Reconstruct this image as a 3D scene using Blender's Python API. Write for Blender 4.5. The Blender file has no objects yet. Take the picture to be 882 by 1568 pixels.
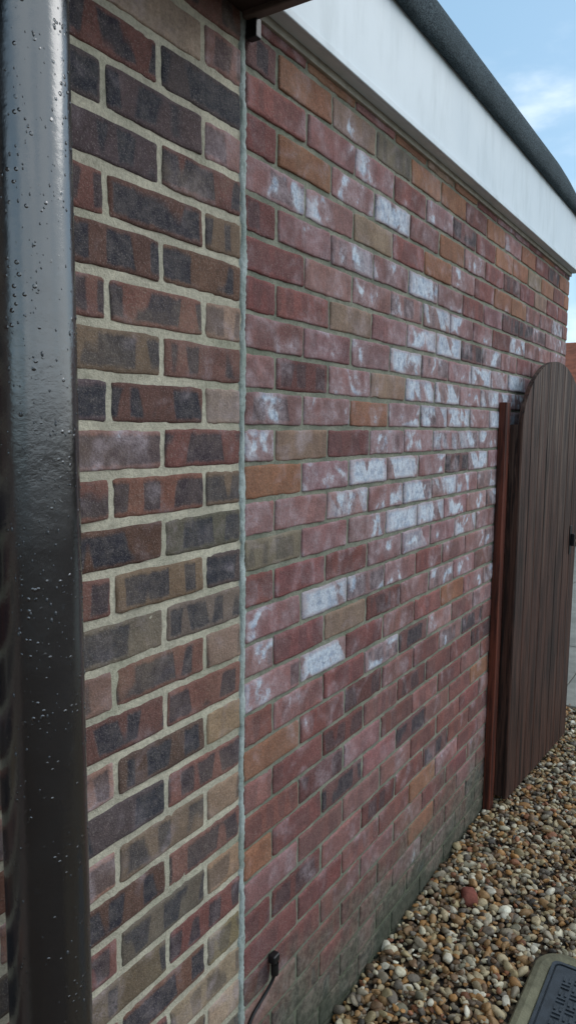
import bpy, bmesh, math, random
import numpy as np
from mathutils import Vector, Matrix
random.seed(7); rng=np.random.default_rng(7)
scene=bpy.context.scene
scene.view_settings.view_transform='Standard'; scene.view_settings.look='None'; scene.view_settings.exposure=0

# ------------------------------------------------------------------ camera
CAMH=1.58; D=0.864
al=math.radians(32.5); th=math.radians(6.6); ro=math.radians(0.54)
F=Vector((math.cos(al)*math.cos(th),math.sin(al)*math.cos(th),-math.sin(th)))
R=Vector((math.sin(al),-math.cos(al),0)); U=R.cross(F)
Rc=R*math.cos(ro)+U*math.sin(ro); Uc=U*math.cos(ro)-R*math.sin(ro)
cam=bpy.data.cameras.new('camera'); co=bpy.data.objects.new('camera',cam); scene.collection.objects.link(co)
M=Matrix((( Rc.x,Uc.x,-F.x,0),(Rc.y,Uc.y,-F.y,-D),(Rc.z,Uc.z,-F.z,CAMH),(0,0,0,1)))
co.matrix_world=M
cam.sensor_fit='VERTICAL'; cam.sensor_height=36; cam.lens=25.71; cam.clip_start=0.02; cam.clip_end=2000
scene.camera=co

# ------------------------------------------------------------------ helpers
def lin(c,g=1.0):
    return tuple((((v/255)/12.92) if v/255<=0.04045 else (((v/255)+0.055)/1.055)**2.4)*g for v in c)
def empty(name,loc=(0,0,0)):
    o=bpy.data.objects.new(name,None); o.location=loc; scene.collection.objects.link(o); return o
def mesh_obj(name,verts,faces,mat=None,parent=None,smooth=False):
    me=bpy.data.meshes.new(name); me.from_pydata([tuple(v) for v in verts],[],faces); me.update()
    o=bpy.data.objects.new(name,me); scene.collection.objects.link(o)
    if mat: me.materials.append(mat)
    if parent: o.parent=parent
    if smooth:
        for p in me.polygons: p.use_smooth=True
    return o
def box(name,x0,x1,y0,y1,z0,z1,mat,parent=None,bevel=0.0):
    bm=bmesh.new(); bmesh.ops.create_cube(bm,size=1)
    for v in bm.verts:
        v.co=Vector((x0+(v.co.x+.5)*(x1-x0),y0+(v.co.y+.5)*(y1-y0),z0+(v.co.z+.5)*(z1-z0)))
    if bevel>0: bmesh.ops.bevel(bm,geom=bm.edges[:],offset=bevel,segments=3,affect='EDGES',profile=.6)
    me=bpy.data.meshes.new(name); bm.to_mesh(me); bm.free()
    o=bpy.data.objects.new(name,me); scene.collection.objects.link(o); me.materials.append(mat)
    if parent: o.parent=parent
    return o
class NT:
    def __init__(s,name):
        s.m=bpy.data.materials.new(name); s.m.use_nodes=True; s.t=s.m.node_tree; s.b=s.t.nodes['Principled BSDF']
    def n(s,ty,**k):
        x=s.t.nodes.new(ty)
        for a,v in k.items(): setattr(x,a,v)
        return x
    def l(s,a,b): s.t.links.new(a,b)
    def noise(s,vec,scale,detail=4,rough=.55,dist=0):
        x=s.n('ShaderNodeTexNoise'); x.inputs['Scale'].default_value=scale; x.inputs['Detail'].default_value=detail
        x.inputs['Roughness'].default_value=rough; x.inputs['Distortion'].default_value=dist
        if vec is not None: s.l(vec,x.inputs['Vector'])
        return x.outputs['Fac']
    def mr(s,v,a,b,c=0,d=1,smooth=True):
        x=s.n('ShaderNodeMapRange'); x.interpolation_type='SMOOTHSTEP' if smooth else 'LINEAR'
        s.l(v,x.inputs[0])
        for i,q in enumerate((a,b,c,d)): x.inputs[1+i].default_value=q
        return x.outputs[0]
    def math(s,op,a,b=None,c=None):
        x=s.n('ShaderNodeMath',operation=op)
        for i,q in enumerate((a,b,c)):
            if q is None: continue
            if isinstance(q,(int,float)): x.inputs[i].default_value=q
            else: s.l(q,x.inputs[i])
        return x.outputs[0]
    def mix(s,f,a,b,blend='MIX'):
        x=s.n('ShaderNodeMix',data_type='RGBA',blend_type=blend)
        for i,q in ((0,f),(6,a),(7,b)):
            if isinstance(q,(int,float)): x.inputs[i].default_value=q
            elif isinstance(q,tuple): x.inputs[i].default_value=(*q[:3],1)
            else: s.l(q,x.inputs[i])
        return x.outputs[2]
    def bump(s,h,strength=.5,dist=.01,nrm=None):
        x=s.n('ShaderNodeBump'); x.inputs['Strength'].default_value=strength; x.inputs['Distance'].default_value=dist
        s.l(h,x.inputs['Height'])
        if nrm is not None: s.l(nrm,x.inputs['Normal'])
        return x.outputs['Normal']
    def pos(s): return s.n('ShaderNodeNewGeometry').outputs['Position']

# ------------------------------------------------------------------ materials
def brick_mat():
    s=NT('brick'); b=s.b
    col=s.n('ShaderNodeAttribute',attribute_name='Col').outputs['Color']
    fx=s.n('ShaderNodeAttribute',attribute_name='fx'); loc=s.n('ShaderNodeAttribute',attribute_name='loc')
    sf=s.n('ShaderNodeSeparateColor'); s.l(fx.outputs['Color'],sf.inputs[0]); E,DK,TN=sf.outputs
    sl=s.n('ShaderNodeSeparateXYZ'); s.l(loc.outputs['Vector'],sl.inputs[0]); u,v,seed=sl.outputs
    cs=s.n('ShaderNodeCombineXYZ'); s.l(seed,cs.inputs[0]); s.l(seed,cs.inputs[1]); s.l(seed,cs.inputs[2])
    pv=s.n('ShaderNodeVectorMath',operation='ADD'); s.l(s.pos(),pv.inputs[0]); s.l(cs.outputs[0],pv.inputs[1]); P=pv.outputs[0]
    nb=s.noise(P,14,3); nm=s.noise(P,55,4,.65); nf=s.noise(P,420,2,.7); ng=s.noise(P,170,3,.75)
    c=s.mix(s.mr(nb,.3,.7,0,.65),col,s.mix(1.0,col,(.62,.58,.58),'MULTIPLY'))
    c=s.mix(s.mr(nm,.45,.70,0,.55),c,s.mix(1.0,c,(1.36,1.3,1.25),'MULTIPLY'))
    # kiln flashing : blocky bands, mostly a function of u
    cu=s.n('ShaderNodeCombineXYZ'); s.l(u,cu.inputs[0]); s.l(seed,cu.inputs[1]); s.l(s.math('MULTIPLY',v,.07),cu.inputs[2])
    bn=s.math('ADD',s.noise(cu.outputs[0],2.2,0,.4,.05),s.math('MULTIPLY',s.math('SUBTRACT',nm,.5),.07))
    band=s.mr(bn,.45,.50)
    edge=s.mr(s.math('ADD',s.math('ABSOLUTE',v),s.math('MULTIPLY',nm,.45)),.86,1.1,1,.08)
    dk=s.math('MULTIPLY',s.math('MULTIPLY',band,edge),DK)
    c=s.mix(s.math('MULTIPLY',dk,.9),c,s.mix(s.mr(nm,.3,.7),lin((44,48,60)),lin((84,82,84))))
    c=s.mix(s.math('MULTIPLY',s.mr(s.math('ADD',s.math('MULTIPLY',s.noise(P,9,3),.7),s.math('MULTIPLY',ng,.3)),.4,.68),TN),c,lin((166,146,124)))
    c=s.mix(s.mr(ng,.38,.66,0,.5),c,s.mix(1.0,c,(.46,.44,.43),'MULTIPLY'))
    c=s.mix(s.mr(nf,.53,.73,0,.32),c,lin((192,180,172)))
    # efflorescence : salt blotches with a powdery halo
    W=s.pos()
    wn=s.math('ADD',s.math('MULTIPLY',s.noise(W,6.0,2,.5,.3),.36),s.math('MULTIPLY',s.noise(P,12,1,.5,.9),.52))
    eN=s.math('ADD',wn,s.math('MULTIPLY',s.noise(P,60,4,.7),.18))
    thr=s.math('SUBTRACT',.80,s.math('MULTIPLY',E,.305))
    dlt=s.math('SUBTRACT',eN,thr)
    solid=s.mr(dlt,-.02,.045)
    cu2=s.n('ShaderNodeCombineXYZ'); s.l(s.math('ADD',u,s.math('MULTIPLY',v,.22)),cu2.inputs[0]); s.l(s.math('ADD',seed,9.3),cu2.inputs[1]); s.l(s.math('MULTIPLY',v,.12),cu2.inputs[2])
    b2=s.mr(s.math('ADD',s.noise(cu2.outputs[0],1.5,0),s.math('MULTIPLY',s.math('SUBTRACT',nm,.5),.16)),.48,.54)
    b2=s.math('MULTIPLY',b2,s.mr(E,.70,.86,0,.9))
    brd=s.mr(s.math('ADD',s.math('MAXIMUM',s.math('ABSOLUTE',v),s.math('MULTIPLY',s.math('ABSOLUTE',u),.93)),s.math('MULTIPLY',nm,.45)),.85,1.2,1,.3)
    solid=s.math('MULTIPLY',s.math('MAXIMUM',solid,b2),brd)
    veil=s.math('MULTIPLY',s.mr(dlt,-.2,.03),s.mr(s.math('ADD',s.math('MULTIPLY',ng,.5),s.math('MULTIPLY',nm,.5)),.40,.60,.3,1))
    c=s.mix(s.math('MULTIPLY',veil,.6),c,lin((190,176,182)))
    c=s.mix(s.math('MULTIPLY',solid,s.mr(ng,.25,.6,.62,.9)),c,s.mix(s.mr(nm,.3,.62),lin((158,174,196)),lin((216,226,236))))
    sz=s.n('ShaderNodeSeparateXYZ'); s.l(s.pos(),sz.inputs[0])
    g=s.math('SUBTRACT',sz.outputs[2],s.math('MULTIPLY',s.math('SUBTRACT',s.noise(s.pos(),6,4,.6),.5),.7))
    gm=s.mr(g,.06,.42,.82,0)
    c=s.mix(gm,c,s.mix(s.mr(nm,.35,.65),lin((68,72,62)),lin((116,116,102))))
    gm2=s.mr(g,.0,.16,.7,0); c=s.mix(gm2,c,lin((58,64,52)))
    s.l(c,b.inputs['Base Color']); b.inputs['Roughness'].default_value=.88; b.inputs['Specular IOR Level'].default_value=.25
    h=s.math('ADD',s.math('MULTIPLY',nm,.6),s.math('MULTIPLY',ng,.6)); h=s.math('ADD',h,s.math('MULTIPLY',nf,.3))
    h=s.math('SUBTRACT',h,s.math('MULTIPLY',dk,.15))
    s.l(s.bump(h,.9,.004),b.inputs['Normal'])
    return s.m
def mortar_mat(name,c1,c2,green=0.3):
    s=NT(name); P=s.pos(); b=s.b
    n1=s.noise(P,11,4); n2=s.noise(P,120,5,.7); n3=s.noise(P,500,2)
    c=s.mix(s.mr(n1,.35,.65),c1,c2)
    c=s.mix(s.mr(s.noise(P,5,5),.5,.68,0,green),c,lin((122,132,108)))
    c=s.mix(s.mr(n2,.4,.68,0,.5),c,s.mix(1.0,c,(.5,.49,.47),'MULTIPLY'))
    sz=s.n('ShaderNodeSeparateXYZ'); s.l(P,sz.inputs[0])
    gm=s.mr(s.math('ADD',sz.outputs[2],s.math('MULTIPLY',n1,.3)),.15,.62,.85,0)
    c=s.mix(gm,c,lin((88,94,76)))
    s.l(c,b.inputs['Base Color']); b.inputs['Roughness'].default_value=.95; b.inputs['Specular IOR Level'].default_value=.15
    s.l(s.bump(s.math('ADD',n2,s.math('MULTIPLY',n3,.5)),.9,.004),b.inputs['Normal'])
    return s.m
BR=brick_mat()
MO_L=mortar_mat('mortar_cream',lin((212,205,184)),lin((186,180,162)),.35)
MO_R=mortar_mat('mortar_grey',lin((158,158,142)),lin((128,132,118)),.5)
MO_J=mortar_mat('mortar_joint',lin((192,202,200)),lin((160,172,166)),.4)

def simple(name,c,rough=.5,spec=.5,nscale=30,var=.25,bump=.2,bd=.002,coat=0):
    s=NT(name); P=s.pos(); n=s.noise(P,nscale,5)
    s.l(s.mix(s.mr(n,.3,.7,0,1),c,tuple(x*(1-var) for x in c)),s.b.inputs['Base Color'])
    s.b.inputs['Roughness'].default_value=rough; s.b.inputs['Specular IOR Level'].default_value=spec
    s.b.inputs['Coat Weight'].default_value=coat
    s.l(s.bump(s.noise(P,nscale*6,4),bump,bd),s.b.inputs['Normal']); return s.m

def fascia_mat():
    s=NT('white_fascia_paint'); P=s.pos()
    mp=s.n('ShaderNodeMapping'); s.l(P,mp.inputs[0]); mp.inputs['Scale'].default_value=(1,1,.25)
    n=s.noise(mp.outputs[0],14,5,.6); n2=s.noise(P,3,3)
    c=s.mix(s.mr(n,.45,.8,0,.45),lin((216,227,233)),lin((168,182,186)))
    c=s.mix(s.mr(n2,.4,.7,0,.3),c,lin((184,200,210)))
    v=s.n('ShaderNodeTexVoronoi'); v.inputs['Scale'].default_value=7; s.l(P,v.inputs['Vector'])
    c=s.mix(s.mr(v.outputs['Distance'],.02,.045,.8,0),c,lin((70,70,66)))
    s.l(c,s.b.inputs['Base Color']); s.b.inputs['Roughness'].default_value=.45
    s.l(s.bump(s.noise(P,60,4),.15,.002),s.b.inputs['Normal']); return s.m
def felt_mat():
    s=NT('roof_felt'); P=s.pos()
    n=s.noise(P,230,3,.8); n2=s.noise(P,9,4)
    c=s.mix(s.mr(n,.42,.6),lin((38,48,54)),lin((98,112,118)))
    c=s.mix(s.mr(n2,.4,.7,0,.5),c,lin((58,68,72)))
    s.l(c,s.b.inputs['Base Color']); s.b.inputs['Roughness'].default_value=.9; s.b.inputs['Specular IOR Level'].default_value=.2
    s.l(s.bump(n,1,.004),s.b.inputs['Normal']); return s.m
def wood_mat(name,c1,c2,sc=1.0,rough=.55,grey=None):
    s=NT(name); P=s.pos()
    oi=s.n('ShaderNodeAttribute',attribute_name='loc').outputs['Vector']
    a=s.n('ShaderNodeVectorMath',operation='ADD'); s.l(P,a.inputs[0]); s.l(oi,a.inputs[1])
    mp=s.n('ShaderNodeMapping'); s.l(a.outputs[0],mp.inputs[0]); mp.inputs['Scale'].default_value=(26*sc,26*sc,1.1)
    n=s.noise(mp.outputs[0],2.2,6,.7,.6)
    mp2=s.n('ShaderNodeMapping'); s.l(a.outputs[0],mp2.inputs[0]); mp2.inputs['Scale'].default_value=(9,9,.6)
    n2=s.noise(mp2.outputs[0],1.5,4,.6)
    c=s.mix(s.mr(n,.40,.60),c1,c2)
    if grey:
        sz=s.n('ShaderNodeSeparateXYZ'); s.l(P,sz.inputs[0])
        gz=s.mr(sz.outputs[2],.6,1.75,.15,1)
        c=s.mix(s.math('MULTIPLY',s.mr(n2,.38,.62,.1,.85),gz),c,s.mix(s.mr(n,.35,.65),grey,c2))
    s.l(c,s.b.inputs['Base Color']); s.b.inputs['Roughness'].default_value=rough; s.b.inputs['Specular IOR Level'].default_value=.25
    s.l(s.bump(n,.9,.004),s.b.inputs['Normal']); return s.m
FAS=fascia_mat(); FELT=felt_mat()
GATEW=wood_mat('gate_stain',lin((80,52,42)),lin((36,25,22)),rough=.6,grey=lin((112,96,86)))
POSTW=wood_mat('post_stain',lin((104,54,40)),lin((54,30,25)))

# ------------------------------------------------------------------ brick builder
US=np.array([-1,-.985,-.95,-.88,-.7,-.5,-.3,-.1,.1,.3,.5,.7,.88,.95,.985,1.0])
VS=np.array([-1,-.95,-.84,-.6,-.2,.2,.6,.84,.95,1.0])
def build_bricks(name,bricks,proud,parent,flip=None):
    """bricks: (x0,x1,z0,z1,color,E,DK,TN)"""
    nu,nv=len(US),len(VS); UU,VV=np.meshgrid(US,VS,indexing='ij')
    idx=np.arange(nu*nv).reshape(nu,nv)
    f=[]
    for i in range(nu-1):
        for j in range(nv-1): f.append((idx[i,j],idx[i+1,j],idx[i+1,j+1],idx[i,j+1]))
    ring=[idx[i,0] for i in range(nu)]+[idx[nu-1,j] for j in range(1,nv)]+[idx[i,nv-1] for i in range(nu-2,-1,-1)]+[idx[0,j] for j in range(nv-2,0,-1)]
    base=nu*nv; nr=len(ring)
    for k in range(nr):
        k2=(k+1)%nr; f.append((ring[k2],ring[k],base+k,base+k2))
    f=np.array(f); nper=base+nr
    allv=[];cols=[];fxs=[];locs=[]
    for (x0,x1,z0,z1,c,E,DK,TN) in bricks:
        cx,cz=(x0+x1)/2,(z0+z1)/2; w,h=(x1-x0)/2,(z1-z0)/2
        p=rng.uniform(0,6.28,12); A=.0008
        ex=A*(np.sin(VV*2+p[0])+.7*np.sin(VV*6+p[1]))*np.abs(UU)**6
        ez=A*(np.sin(UU*3+p[2])+.6*np.sin(UU*9+p[3])+.4*np.sin(UU*17+p[4]))*np.abs(VV)**6
        ez+=rng.normal(0,.0005,UU.shape)*(np.abs(VV)>.99)
        if rng.random()<.16:   # chipped arris
            cu_,cv_=rng.choice([-1,1]),rng.choice([-1,1]); k=np.exp(-((UU-cu_*rng.uniform(.6,1))/.12)**2)*(cv_*VV>.9)
            ez-=cv_*k*rng.uniform(.002,.005)
        x=cx+UU*w+ex-np.sign(UU)*np.abs(VV)**14*np.abs(UU)**14*.0010
        z=cz+VV*h+ez-np.sign(VV)*np.abs(VV)**14*np.abs(UU)**14*.0010
        tilt=rng.normal(0,.0005,3)
        yb=-proud+tilt[0]+tilt[1]*UU+tilt[2]*VV
        eu=np.clip((np.abs(UU)-(1-.004/w))/(.004/w),0,1); ev=np.clip((np.abs(VV)-(1-.004/h))/(.004/h),0,1)
        r=np.clip(np.sqrt(eu**2+ev**2),0,1.2)
        y=yb+.0024*r**2.2+.0006*np.sin(UU*5+p[5])*np.sin(VV*3+p[6])+rng.normal(0,.0002,UU.shape)
        V=np.stack([x,y,z],-1).reshape(-1,3)
        B=V[ring].copy(); B[:,1]=.012
        allv.append(np.vstack([V,B]))
        sd=rng.uniform(0,60)
        L=np.stack([UU*w/.107,VV,np.full_like(UU,sd)],-1).reshape(-1,3); LB=L[ring]
        locs.append(np.vstack([L,LB]))
        cols.append(np.tile([*c,1],(nper,1))); fxs.append(np.tile([E,DK,TN,1],(nper,1)))
    n=len(bricks); V=np.vstack(allv); Fa=np.concatenate([f+i*nper for i in range(n)])
    me=bpy.data.meshes.new(name); me.vertices.add(len(V)); me.vertices.foreach_set('co',V.ravel())
    me.loops.add(Fa.size); me.loops.foreach_set('vertex_index',Fa.ravel().astype(np.int32))
    me.polygons.add(len(Fa)); me.polygons.foreach_set('loop_start',np.arange(0,Fa.size,4,dtype=np.int32))
    me.polygons.foreach_set('use_smooth',np.ones(len(Fa),dtype=bool))
    me.update(calc_edges=True)
    for nm,arr,ty in (('Col',cols,'FLOAT_COLOR'),('fx',fxs,'FLOAT_COLOR')):
        a=me.attributes.new(nm,ty,'POINT'); a.data.foreach_set('color',np.vstack(arr).ravel().astype(np.float32))
    a=me.attributes.new('loc','FLOAT_VECTOR','POINT'); a.data.foreach_set('vector',np.vstack(locs).ravel().astype(np.float32))
    me.materials.append(BR)
    o=bpy.data.objects.new(name,me); scene.collection.objects.link(o); o.parent=parent; return o

G=1.12
PAL={ # color, E, DK, TN
 'R':((130,84,80),.3,.3,.05),'P':((144,104,102),.58,.2,.05),'p':((140,98,94),.45,.3,.1),'O':((152,106,84),.2,.1,.2),'T':((144,122,104),.38,.2,.3),
 'D':((104,80,80),.3,1.0,0),'d':((110,80,78),.28,.9,0),'W':((144,110,106),.84,.45,0),'w':((138,104,100),.74,.7,0),'B':((110,72,68),.28,.6,0),
 'G':((122,112,98),.25,.5,.2),
 'k':((94,82,80),.06,1.0,0),'n':((108,80,72),.08,1.0,0),'r':((126,88,80),.18,.9,.15),'m':((126,92,84),.2,1.0,.3),
 't':((152,130,108),.24,.6,.35),'c':((180,158,142),.45,.2,.3),'o':((122,104,88),.15,.95,.25),'g':((112,102,92),.18,1.0,.2),'s':((144,110,100),.5,.8,.2)}
def mk(code,jit=.12):
    c,E,DK,TN=PAL[code]; c=np.array(lin(c,G)); c=c*(1+rng.normal(0,jit*.7))*(1+rng.normal(0,jit*.25,3))
    return tuple(np.clip(c,.01,.9)),max(0,E*(1+rng.normal(0,.12))),DK,TN

SJ=1.180; Z0=CAMH+.070
house=empty('brick_house'); garage=empty('brick_garage')
rows={10:'ROpOTO',9:'dOTGOOR',8:'RpPRPdROO',7:'ROPwpOpRB',6:'wPTROPR',5:'BPWPwPRPd',4:'RPPwWPpR',3:'RRTPWWdw',2:'PPPWwPWPW',1:'PBPTWWPW',
 0:'wPOPwWPWp',-1:'wTRWPwwP',-2:'OPWWPdWPw',-3:'PPWPwWPW',-4:'GPPWWPPw',-5:'RRRPWPWP',-6:'PWwPRpPW',-7:'wRTBPWPp',-8:'wwRpROpw',-9:'RpRwdPpW',-10:'ORBpRwdR'}
CR=.075; BL=.225; JM=.0095; SE=3.985
br=[]
for r in range(-22,12):
    zt=Z0+r*CR; zb=zt-CR
    if zt<.0: continue
    x=SJ+.010; odd=(r%2==1); first=True; i=0; pat=rows.get(r,'')
    while x<SE-.02:
        L=(BL-.0)/2 if (first and odd) else BL
        x1=min(x+L,SE+.0)
        if SE-x1<.05: x1=SE
        first=False
        cxm=(x+x1)/2-0; czm=(zt+zb)/2-CAMH
        field=math.exp(-((cxm-2.5)/1.2)**2-((czm-.08)/.6)**2)
        if i<len(pat): code=pat[i]
        else:
            if czm<-.62: code=random.choice('RRBpRRBpRPdO')
            elif random.random()<field*.85: code=random.choice('WwwPP')
            elif czm>.45: code=random.choice('ROOpPRTd')
            else: code=random.choice('PPpRRwTdw')
        c,E,DK,TN=mk(code)
        E=E*.90+.18*field
        if czm<-.62: E*=.75
        jx=rng.normal(0,.0012)
        end=JM if x1<SE else 0
        br.append((x+ (jx if not i==0 else 0),x1-end+jx*(x1<SE),zb+JM+rng.normal(0,.0006),zt+rng.normal(0,.0006),c,E,DK,TN))
        x=x1; i+=1
build_bricks('garage_bricks',br,.0045,garage)
lrows={9:'mrc',8:'sck',7:'kn',6:'skk',5:'mk',4:'onr',3:'nn',2:'tmr',1:'ro',0:'cnk',-1:'rs',-2:'orr',-3:'gn',-4:'kor',-5:'gg',-6:'tms',-7:'rn',-8:'tns',-9:'rk',-10:'tos',-11:'rn',-12:'tgr',-13:'ro',-14:'tnr',-15:'tr',-16:'cor',-17:'gr',-18:'ttr'}
CL=.0782; LL=.235; JL=.0135
bl=[]
for r in range(-22,22):
    zt=Z0+.001+r*CL; zb=zt-CL
    if zt<0: continue
    x=SJ; even=(r%2==0); first=True; i=0; pat=lrows.get(r,'')
    while x>-1.6:
        L=(LL+.01)/2 if (first and even) else LL
        x0=x-L
        code=pat[i] if i<len(pat) else random.choice('knrmotgsrB')
        c,E,DK,TN=mk(code,.17)
        bl.append((x0+(JL-.002),x-(.006 if first else 0.0),zb+JL+rng.normal(0,.0009),zt+rng.normal(0,.0009),c,E,DK,TN))
        first=False; x=x0; i+=1
build_bricks('house_bricks',bl,.0036,house)
def sheet(name,x0,x1,z0,z1,mat,parent,y=0,step=.012,amp=.0005):
    nx=int((x1-x0)/step)+1; nz=int((z1-z0)/step)+1
    X,Z=np.meshgrid(np.linspace(x0,x1,nx),np.linspace(z0,z1,nz),indexing='ij')
    Y=y+rng.normal(0,amp,X.shape); V=np.stack([X,Y,Z],-1).reshape(-1,3)
    id=np.arange(nx*nz).reshape(nx,nz)
    Fq=np.stack([id[:-1,:-1],id[1:,:-1],id[1:,1:],id[:-1,1:]],-1).reshape(-1,4)
    return mesh_obj(name,V,Fq.tolist(),mat,parent,True)
sheet('garage_mortar',SJ,SE-.003,0,2.46,MO_R,garage,y=-.0006)
sheet('house_mortar',-1.6,SJ-.0005,0,3.2,MO_L,house,y=-.0008)
nz=420; zs=np.linspace(0,2.40,nz); prof=np.linspace(-1,1,9); V=[]
p=rng.uniform(0,6.28,8)
wL=.0085+.0022*np.sin(zs*31+p[0])+.0018*np.sin(zs*83+p[1])+.0014*rng.normal(0,1,nz)
wR=.0125+.0026*np.sin(zs*27+p[2])+.0022*np.sin(zs*71+p[3])+.0014*rng.normal(0,1,nz)
cx=SJ+.001+.0018*np.sin(zs*9+p[4])
for k in range(nz):
    for q in prof:
        w=wL[k] if q<0 else wR[k]
        V.append((cx[k]+q*w,-.0068*(1-q*q)**.5-.0+rng.normal(0,.0005)+.001,zs[k]))
n9=9
Fq=[(k*n9+j,k*n9+j+1,(k+1)*n9+j+1,(k+1)*n9+j) for k in range(nz-1) for j in range(n9-1)]
mesh_obj('pointed_joint',V,Fq,MO_J,garage,True)
WALLB=simple('plain_brickwork',lin((120,75,65)),.9,.2)
box('garage_body',SJ+.01,SE-.01,.03,5.0,0,2.6,WALLB,garage)
box('house_body',-5,SJ-.01,.03,7.5,0,4.9,WALLB,house)
box('house_upper_wall',-5,SJ,.0,.03,3.2,4.9,WALLB,house)
box('garage_return',SE-.0015,SE+.0005,.006,5.0,0,2.5,WALLB,garage)
FE=4.0
box('fascia_board',SJ+.03,FE,-.040,-.012,2.368,2.628,FAS,garage,.003)
box('fascia_bead',SJ+.03,FE-.01,-.0125,.0,2.352,2.374,simple('bead_cream',lin((176,172,158)),.7),garage,.002)
box('fascia_lip',SJ+.03,FE,-.049,-.0405,2.366,2.384,FAS,garage,.003)
box('fascia_return',FE-.028,FE+.002,-.0395,4.9,2.37,2.625,FAS,garage,.003)
def roof_edge():
    xs=np.concatenate([np.linspace(SJ-.1,3.3,60),np.linspace(3.32,FE+.03,34)]); V=[]
    prf=[(-.041,2.622),(-.056,2.618),(-.066,2.628),(-.070,2.655),(-.068,2.69),(-.058,2.722),(-.04,2.738),(-.01,2.744),(.06,2.746),(.5,2.75),(5.0,2.76)]
    for x in xs:
        d=max(0,(x-3.35)/.68); d=.085*d*d
        wv=.0035*math.sin(x*11)+.0025*math.sin(x*27+1)
        for (y,z) in prf:
            k=(z-2.62)/.12
            V.append((x,y+wv*.5*(y<.1),z-d*min(1,max(0,k))+wv*k*.8))
    m=len(prf); Fq=[(i*m+j,(i+1)*m+j,(i+1)*m+j+1,i*m+j+1) for i in range(len(xs)-1) for j in range(m-1)]
    last=(len(xs)-1)*m; Fq.append([last+j for j in range(m)])
    mesh_obj('roof_felt_edge',V,Fq,FELT,garage,True)
roof_edge()
SOF=simple('eaves_brown',lin((62,50,46)),.6,.4,20,.4)
box('eaves_soffit',-5,SJ+.012,-.24,-.004,2.343,2.36,SOF,house,.002)
box('eaves_end_board',SJ-.008,SJ+.014,-.245,-.006,2.332,2.50,simple('eaves_end',lin((112,100,94)),.5,.4),house,.004)
box('eaves_fascia',-5,SJ+.016,-.262,-.2455,2.33,2.52,SOF,house,.003)
box('eaves_top',-5,SJ+.014,-.24,-.004,2.50,2.52,SOF,house,.002)
box('eaves_bracket',SJ+.004,SJ+.022,-.03,-.006,2.30,2.336,simple('black_plastic',lin((24,24,26)),.4),house,.003)

# ------------------------------------------------------------------ drainpipe
def pipe_mat():
    s=NT('black_pipe_gloss'); P=s.pos()
    n=s.noise(P,7,5,.6); n2=s.noise(P,60,5,.7)
    v=s.n('ShaderNodeTexVoronoi'); v.inputs['Scale'].default_value=95; s.l(P,v.inputs['Vector'])
    spk=s.math('MULTIPLY',s.mr(v.outputs['Distance'],.12,.28,1,0),s.mr(s.noise(P,22,3),.5,.62))
    c=s.mix(s.mr(n2,.62,.76,0,.4),lin((12,15,20)),lin((64,74,82)))
    s.l(c,s.b.inputs['Base Color'])
    s.l(s.mr(n,.3,.7,.14,.28),s.b.inputs['Roughness']); s.b.inputs['Specular IOR Level'].default_value=1.0; s.b.inputs['IOR'].default_value=1.8
    h=s.math('ADD',spk,s.math('MULTIPLY',n2,.5))
    s.l(s.bump(h,.55,.0016,s.bump(n,.25,.006)),s.b.inputs['Normal']); return s.m
PM=pipe_mat()
pipe=empty('black_drainpipe'); px,py,pr=.615,-.0886,.055
def tube(name,cx,cy,r,z0,z1,mat,parent,seg=96,zn=2):
    V=[];Fq=[]
    for k in range(zn):
        z=z0+(z1-z0)*k/(zn-1)
        for i in range(seg):
            a=2*math.pi*i/seg; V.append((cx+r*math.cos(a),cy+r*math.sin(a),z))
    for k in range(zn-1):
        for i in range(seg): Fq.append((k*seg+i,k*seg+(i+1)%seg,(k+1)*seg+(i+1)%seg,(k+1)*seg+i))
    return mesh_obj(name,V,Fq,mat,parent,True)
tube('pipe_tube',px,py,pr,0,5.2,PM,pipe,96,40)
bm=bmesh.new()
for i in range(900):
    a=random.uniform(-2.9,.1); z=random.uniform(.3,2.35) if random.random()<.5 else random.uniform(1.2,2.35)
    r=random.choice([.0006,.0008,.001,.0013,.0018])*random.uniform(.7,1.2)
    mt=Matrix.Translation((px+pr*math.cos(a),py+pr*math.sin(a),z))@Matrix.Rotation(a,4,'Z')@Matrix.Diagonal((.55,1,random.uniform(1,1.9),1))
    bmesh.ops.create_icosphere(bm,subdivisions=1,radius=r,matrix=mt)
me=bpy.data.meshes.new('droplets'); bm.to_mesh(me); bm.free()
for p_ in me.polygons: p_.use_smooth=True
dm=NT('water_drop'); dm.b.inputs['Base Color'].default_value=(.06,.065,.07,1); dm.b.inputs['Roughness'].default_value=.08; dm.b.inputs['Specular IOR Level'].default_value=.8
me.materials.append(dm.m); o=bpy.data.objects.new('droplets',me); scene.collection.objects.link(o); o.parent=pipe
for zc in (.25,2.28): tube('clip',px,py,pr+.004,zc,zc+.03,PM,pipe)

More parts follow.
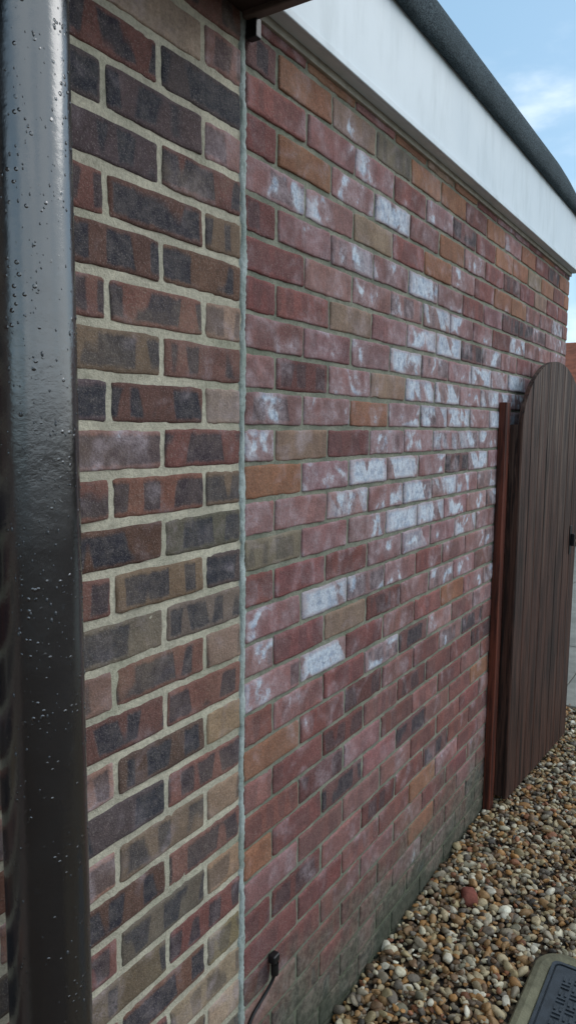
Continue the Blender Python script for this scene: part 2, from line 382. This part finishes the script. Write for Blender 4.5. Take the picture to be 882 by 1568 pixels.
# ------------------------------------------------------------------ gate post and gate
def setloc(o,vec):
    a=o.data.attributes.new('loc','FLOAT_VECTOR','POINT'); n=len(o.data.vertices)
    a.data.foreach_set('vector',np.tile(vec,n).astype(np.float32))
o=box('gate_post',2.872,2.93,-.034,-.0055,.0,1.685,POSTW,None,.003); setloc(o,(3,1,0))
gate=empty('wooden_gate',(2.955,-.048,0)); gw=.86; gang=-math.atan2(.056,.85)
gate.rotation_euler=(0,0,gang)
nb=8; bw=gw/nb
def archz(x): 
    t=(x-gw/2)/(gw/2); return 1.60+.275*math.sqrt(max(0,1-t*t))**1.15
for i in range(nb):
    x0=i*bw+.0008; x1=(i+1)*bw-.0008; V=[];Fq=[]
    xs=[x0,x0+.004]+[x0+.004+(x1-x0-.008)*k/6 for k in range(1,6)]+[x1-.004,x1]
    ys=[-.0255]+[-.03+random.uniform(-.0006,.0006)]*(len(xs)-2)+[-.0255]
    for x,y in zip(xs,ys):
        zt=archz(x); V+= [(x,y,.035),(x,y,zt*.5),(x,y,zt),(x,-.012,zt),(x,-.012,.035)]
    for k in range(len(xs)-1):
        for j in range(4): Fq.append((k*5+j,(k+1)*5+j,(k+1)*5+j+1,k*5+j+1))
        Fq.append((k*5+4,(k+1)*5+4,(k+1)*5,k*5))
    Fq.append((0,1,2,3,4)); m=(len(xs)-1)*5; Fq.append((m+4,m+3,m+2,m+1,m))
    o=mesh_obj('board_%d'%(i+1),V,Fq,GATEW,gate); setloc(o,(i*1.7,0,i*.37))
for nm,z0,z1 in (('ledge_bottom',.2,.3),('ledge_middle',.85,.95),('ledge_top',1.45,1.55)):
    o=box(nm,.02,gw-.02,-.0118,.02,z0,z1,GATEW,gate,.003); setloc(o,(9,2,z0*9))
for nm,x0,x1 in (('stile_1',.0,.07),('stile_2',gw-.07,gw)):
    o=box(nm,x0+.0015,x1-.0015,-.0115,.0225,.04,1.60,GATEW,gate,.003); setloc(o,(4,2,x0*9))
BLK=simple('black_iron',lin((20,20,22)),.45,.5)
box('latch_plate',gw-.12,gw-.085,-.034,-.0305,.98,1.12,BLK,gate,.001)
box('latch_handle',gw-.108,gw-.097,-.052,-.0345,1.02,1.08,BLK,gate,.004)
for z in (.25,1.5): box('hinge',-.03,.06,.021,.026,z-.02,z+.02,BLK,gate,.001)

# ------------------------------------------------------------------ ground, gravel, patio
def ground_mat():
    s=NT('gravel_bed'); P=s.pos()
    v=s.n('ShaderNodeTexVoronoi'); v.inputs['Scale'].default_value=38; s.l(P,v.inputs['Vector'])
    r=s.n('ShaderNodeValToRGB'); s.l(v.outputs['Color'],r.inputs[0]); e=r.color_ramp.elements
    e[0].color=(*lin((70,58,48)),1); e[1].color=(*lin((170,150,122)),1)
    x=r.color_ramp.elements.new(.5); x.color=(*lin((128,98,70)),1)
    c=s.mix(s.mr(v.outputs['Distance'],.2,.7),r.outputs[0],lin((30,26,22)))
    s.l(c,s.b.inputs['Base Color']); s.b.inputs['Roughness'].default_value=.9
    s.l(s.bump(s.math('SUBTRACT',1,v.outputs['Distance']),1,.02),s.b.inputs['Normal']); return s.m
mesh_obj('ground',[(-400,-400,-.012),(400,-400,-.012),(400,400,-.012),(-400,400,-.012)],[(0,1,2,3)],ground_mat())
PATM=simple('paving_concrete',lin((150,146,136)),.9,.2,8,.3,.4,.003)
pat=empty('patio_paving')
for i in range(10):
    for j in range(14):
        box('slab',4.25+i*.605,4.25+i*.605+.6,-2.4+j*.605,-2.4+j*.605+.6,-.01,.022+random.uniform(0,.003),PATM,pat,.004)
def stone_mat():
    s=NT('pebbles'); P=s.pos()
    c=s.n('ShaderNodeAttribute',attribute_name='Col').outputs['Color']
    n=s.noise(P,130,3,.6); n2=s.noise(P,600,1)
    c=s.mix(s.mr(n,.4,.65,0,.5),c,s.mix(1.0,c,(.6,.55,.48),'MULTIPLY'))
    c=s.mix(s.mr(n2,.55,.75,0,.25),c,lin((200,190,170)))
    s.l(c,s.b.inputs['Base Color']); s.b.inputs['Roughness'].default_value=.6; s.b.inputs['Specular IOR Level'].default_value=.35
    s.l(s.bump(n,.4,.003),s.b.inputs['Normal']); return s.m
MX0,MX1,MY0,MY1=1.42,2.175,-1.03,-.405
def gravel():
    bm=bmesh.new(); bmesh.ops.create_icosphere(bm,subdivisions=2,radius=1)
    bv=np.array([v.co[:] for v in bm.verts]); bf=np.array([[v.index for v in f.verts] for f in bm.faces]); bm.free()
    pit=.0178; X,Y=np.meshgrid(np.arange(.75,4.3,pit),np.arange(-1.9,-.012,pit),indexing='ij')
    X=X.ravel()+rng.uniform(-.009,.009,X.size); Y=Y.ravel()+rng.uniform(-.009,.009,Y.size)
    extra=int(len(X)*.22); X=np.concatenate([X,rng.uniform(.75,4.3,extra)]); Y=np.concatenate([Y,rng.uniform(-1.9,-.012,extra)])
    lay=np.concatenate([np.zeros(len(X)-extra),np.ones(extra)])
    rr=((X>MX0-.0)&(X<MX1)&(Y>MY0)&(Y<MY1))|(X>4.27)
    X=X[~rr];Y=Y[~rr];lay=lay[~rr]; n=len(X)
    size=np.clip(rng.lognormal(math.log(.0101),.36,n),.0045,.020)
    big=rng.random(n)<.008; size[big]*=1.5
    S=np.stack([size*rng.uniform(.95,1.4,n),size*rng.uniform(.7,1.05,n),size*rng.uniform(.42,.8,n)],-1)
    V=np.repeat(bv[None],n,0)
    for _ in range(3):
        d=rng.normal(0,1,(n,1,3)); d/=np.linalg.norm(d,axis=2,keepdims=True)
        dot=(V*d).sum(2,keepdims=True); V=V*(1+rng.uniform(-.18,.18,(n,1,1))*np.sin(dot*rng.uniform(1.5,3.2,(n,1,1))+rng.uniform(0,6,(n,1,1))))
    for _ in range(5):
        d=rng.normal(0,1,(n,1,3)); d/=np.linalg.norm(d,axis=2,keepdims=True); dot=(V*d).sum(2,keepdims=True); lim=rng.uniform(.4,.85,(n,1,1))
        V=V-d*np.clip(dot-lim,0,None)*.9
    V=V*S[:,None,:]
    yaw=rng.uniform(0,6.28,n); tl=rng.normal(0,.45,n); 
    cy,sy=np.cos(yaw),np.sin(yaw); ct,st=np.cos(tl),np.sin(tl)
    x,y,z=V[...,0],V[...,1],V[...,2]
    y2=y*ct[:,None]-z*st[:,None]; z2=y*st[:,None]+z*ct[:,None]
    x3=x*cy[:,None]-y2*sy[:,None]; y3=x*sy[:,None]+y2*cy[:,None]
    zc=.004+lay*.010+rng.uniform(-.004,.006,n)+.006*np.sin(X*3.1)*np.sin(Y*4.3+1)
    yc=np.minimum(Y,-.006-size*.6)
    V=np.stack([x3+X[:,None],y3+yc[:,None],z2+zc[:,None]],-1)
    pal=np.array([lin(c) for c in [(182,164,130),(202,192,166),(158,122,80),(170,124,72),(124,96,70),(108,98,86),(148,136,116),(214,206,186),(150,98,68),(90,74,58),(168,150,112),(132,126,104),(64,58,52)]])
    ci=rng.choice(len(pal),n,p=np.array([15,9,13,10,10,8,9,5,4,6,7,2,2])/100)
    C=pal[ci]*(1+rng.normal(0,.17,(n,1)))*.93; C=np.clip(C,.02,.85); C=np.concatenate([C,np.ones((n,1))],1)
    C=np.repeat(C[:,None],42,1)
    Fa=(bf[None]+(np.arange(n)*42)[:,None,None]).reshape(-1,3)
    me=bpy.data.meshes.new('gravel'); me.vertices.add(n*42); me.vertices.foreach_set('co',V.astype(np.float32).ravel())
    me.loops.add(Fa.size); me.loops.foreach_set('vertex_index',Fa.ravel().astype(np.int32))
    me.polygons.add(len(Fa)); me.polygons.foreach_set('loop_start',np.arange(0,Fa.size,3,dtype=np.int32))
    me.polygons.foreach_set('use_smooth',np.ones(len(Fa),dtype=bool)); me.update(calc_edges=True)
    a=me.attributes.new('Col','FLOAT_COLOR','POINT'); a.data.foreach_set('color',C.astype(np.float32).ravel())
    me.materials.append(stone_mat()); o=bpy.data.objects.new('gravel',me); scene.collection.objects.link(o)
gravel()
bm=bmesh.new(); bmesh.ops.create_icosphere(bm,subdivisions=3,radius=1)
for v in bm.verts:
    q=v.co; q=Vector([math.copysign(abs(c)**.6,c) for c in q]); k=1+.08*math.sin(q.x*5+1)*math.sin(q.y*4)+.06*math.sin(q.z*7)
    v.co=Vector((q.x*.036*k,q.y*.026*k,q.z*.018*k))
me=bpy.data.meshes.new('brick_fragment'); bm.to_mesh(me); bm.free(); o=bpy.data.objects.new('brick_fragment',me); scene.collection.objects.link(o)
o.location=(2.27,-.155,.018); o.rotation_euler=(.2,-.15,.5); me.materials.append(simple('fragment_red',lin((140,84,72)),.9,.2,60,.4,.5,.004))
for p_ in me.polygons: p_.use_smooth=True

# ------------------------------------------------------------------ manhole
mh=empty('manhole_cover')
def rrect(x0,x1,y0,y1,r,n=8):
    P=[]
    for cx,cy,a0 in ((x1-r,y1-r,0),(x0+r,y1-r,90),(x0+r,y0+r,180),(x1-r,y0+r,270)):
        for k in range(n+1):
            a=math.radians(a0+90*k/n); P.append((cx+r*math.cos(a),cy+r*math.sin(a)))
    return P
def ringmesh(name,levels,mat,cap=True):
    V=[];Fq=[]
    n=len(levels[0][0])
    for P,z in levels: V+=[(x,y,z) for x,y in P]
    for l in range(len(levels)-1):
        for i in range(n): Fq.append((l*n+i,l*n+(i+1)%n,(l+1)*n+(i+1)%n,(l+1)*n+i))
    if cap: b=(len(levels)-1)*n; Fq.append([b+i for i in range(n)])
    return mesh_obj(name,V,Fq,mat,mh,False)
CON=simple('manhole_surround',lin((132,128,104)),.85,.3,16,.45,.5,.004)
IRON=simple('manhole_iron',lin((60,66,72)),.45,.5,40,.4,.4,.001)
def R_(i,r): return rrect(MX0+.015+i,MX1-.01-i,MY0+.015+i,MY1-.01-i,r)
ringmesh('surround',[(R_(-.004,.085),-.01),(R_(-.002,.085),.010),(R_(.004,.08),.018),(R_(.02,.07),.022),(R_(.042,.055),.020),(R_(.046,.05),.012)],CON)
ringmesh('rim',[(R_(.047,.02),.008),(R_(.047,.02),.022),(R_(.056,.016),.022),(R_(.056,.016),.014)],IRON)
ringmesh('plate',[(R_(.059,.014),.008),(R_(.059,.014),.0185),(R_(.0605,.013),.0195)],IRON)
ax0,ax1,ay0,ay1=MX0+.095,MX1-.09,MY0+.095,MY1-.09
bm=bmesh.new(); st=.030
i=0; x=ax0
while x<ax1:
    y=ay0; j=0
    while y<ay1:
        hor=(i+j)%2==0
        for q in (-.0075,.0075):
            sx,sy=(.022,.006) if hor else (.006,.022); ox,oy=(0,q) if hor else (q,0)
            bmesh.ops.create_cube(bm,size=1,matrix=Matrix.Translation((x+ox,y+oy,.0212))@Matrix.Diagonal((sx,sy,.004,1)))
        y+=st;j+=1
    x+=st;i+=1
me=bpy.data.meshes.new('tread'); bm.to_mesh(me); bm.free(); me.materials.append(IRON); o=bpy.data.objects.new('tread',me); scene.collection.objects.link(o); o.parent=mh

# ------------------------------------------------------------------ cable on the wall
cab=empty('black_cable')
cu=bpy.data.curves.new('cable','CURVE'); cu.dimensions='3D'; cu.bevel_depth=.0036; cu.bevel_resolution=4
pts=[(1.292,.01,.375),(1.292,-.018,.374),(1.291,-.022,.352),(1.290,-.016,.326),(1.272,-.010,.303),(1.245,-.009,.292),(1.215,-.009,.282),(1.195,-.010,.262),(1.185,-.011,.22),(1.182,-.011,.02)]
sp=cu.splines.new('NURBS'); sp.points.add(len(pts)-1); sp.use_endpoint_u=True; sp.order_u=3
for q,c in zip(sp.points,pts): q.co=(*c,1)
o=bpy.data.objects.new('cable',cu); scene.collection.objects.link(o); o.parent=cab; cu.materials.append(BLK)
tube('gland',1.2915,-.017,.009,.335,.362,BLK,cab,24)
box('clip_top',1.279,1.304,-.024,-.005,.364,.384,BLK,cab,.005)

# ------------------------------------------------------------------ background
bg=empty('brick_house.001')
TILE=simple('roof_tile',lin((150,88,66)),.9,.2,3,.4)
box('walls',24,33,-6,12,0,2.7,WALLB,bg)
mesh_obj('roof',[(23.6,-6.4,2.65),(23.6,12.4,2.65),(33.4,12.4,2.65),(33.4,-6.4,2.65),(28.5,-6.4,4.75),(28.5,12.4,4.75)],[(0,4,5,1),(3,2,5,4),(0,3,4),(1,5,2)],TILE,bg)
GL=simple('window_glass',lin((40,50,60)),.1,.6)
for y in (-3,1.5,6): 
    box('window_frame',23.95,23.997,y,y+1.6,1.0,2.2,FAS,bg); box('window_pane',23.93,23.949,y+.08,y+1.52,1.08,2.12,GL,bg)
fence=empty('wooden_fence')
FW=wood_mat('fence_wood',lin((120,100,80)),lin((84,70,56)),.6,.8)
for i in range(90): 
    o=box('pale',11+random.uniform(0,.01),11.02+.0,-5+i*.13,-5+i*.13+.124,.02,1.3+random.uniform(-.005,.005),FW,fence)

# ------------------------------------------------------------------ light : hazy sun veiled by cloud, off to the right along the passage
el,rot=math.radians(36),math.radians(126)
w=bpy.data.worlds.new('World'); scene.world=w; w.use_nodes=True; t=w.node_tree
bgn=t.nodes['Background']; sky=t.nodes.new('ShaderNodeTexSky'); sky.sky_type='NISHITA'; sky.sun_disc=False
sky.sun_elevation=el; sky.sun_rotation=rot; sky.air_density=1.0; sky.dust_density=1.0; sky.ozone_density=1.0
tc=t.nodes.new('ShaderNodeTexCoord'); mp=t.nodes.new('ShaderNodeMapping'); mp.inputs['Scale'].default_value=(1,1,2.6)
t.links.new(tc.outputs['Generated'],mp.inputs[0])
nz_=t.nodes.new('ShaderNodeTexNoise'); nz_.inputs['Scale'].default_value=3.2; nz_.inputs['Detail'].default_value=6; nz_.inputs['Roughness'].default_value=.55
t.links.new(mp.outputs[0],nz_.inputs['Vector'])
sx=t.nodes.new('ShaderNodeSeparateXYZ'); t.links.new(tc.outputs['Generated'],sx.inputs[0])
bia=t.nodes.new('ShaderNodeMapRange'); bia.inputs[1].default_value=.15; bia.inputs[2].default_value=-.7; bia.inputs[3].default_value=-.05; bia.inputs[4].default_value=.2
t.links.new(sx.outputs[1],bia.inputs[0])
ad=t.nodes.new('ShaderNodeMath'); ad.operation='ADD'; t.links.new(nz_.outputs['Fac'],ad.inputs[0]); t.links.new(bia.outputs[0],ad.inputs[1])
mr=t.nodes.new('ShaderNodeMapRange'); mr.interpolation_type='SMOOTHSTEP'; mr.inputs[1].default_value=.46; mr.inputs[2].default_value=.72; mr.inputs[3].default_value=0; mr.inputs[4].default_value=.85
t.links.new(ad.outputs[0],mr.inputs[0])
hz=t.nodes.new('ShaderNodeMix'); hz.data_type='RGBA'; hz.inputs[0].default_value=.5; t.links.new(sky.outputs[0],hz.inputs[6]); hz.inputs[7].default_value=(3.0,5.2,6.9,1)
mx=t.nodes.new('ShaderNodeMix'); mx.data_type='RGBA'; t.links.new(mr.outputs[0],mx.inputs[0]); t.links.new(hz.outputs[2],mx.inputs[6]); mx.inputs[7].default_value=(7.8,8.6,9.2,1)
t.links.new(mx.outputs[2],bgn.inputs[0]); bgn.inputs[1].default_value=.15
sl=bpy.data.lights.new('sun','SUN'); sl.energy=.8; sl.angle=math.radians(36); sl.color=(1,.975,.95)
so=bpy.data.objects.new('sun',sl); scene.collection.objects.link(so)
d=Vector((math.sin(rot)*math.cos(el),math.cos(rot)*math.cos(el),math.sin(el)))
so.rotation_euler=d.to_track_quat('Z','Y').to_euler()
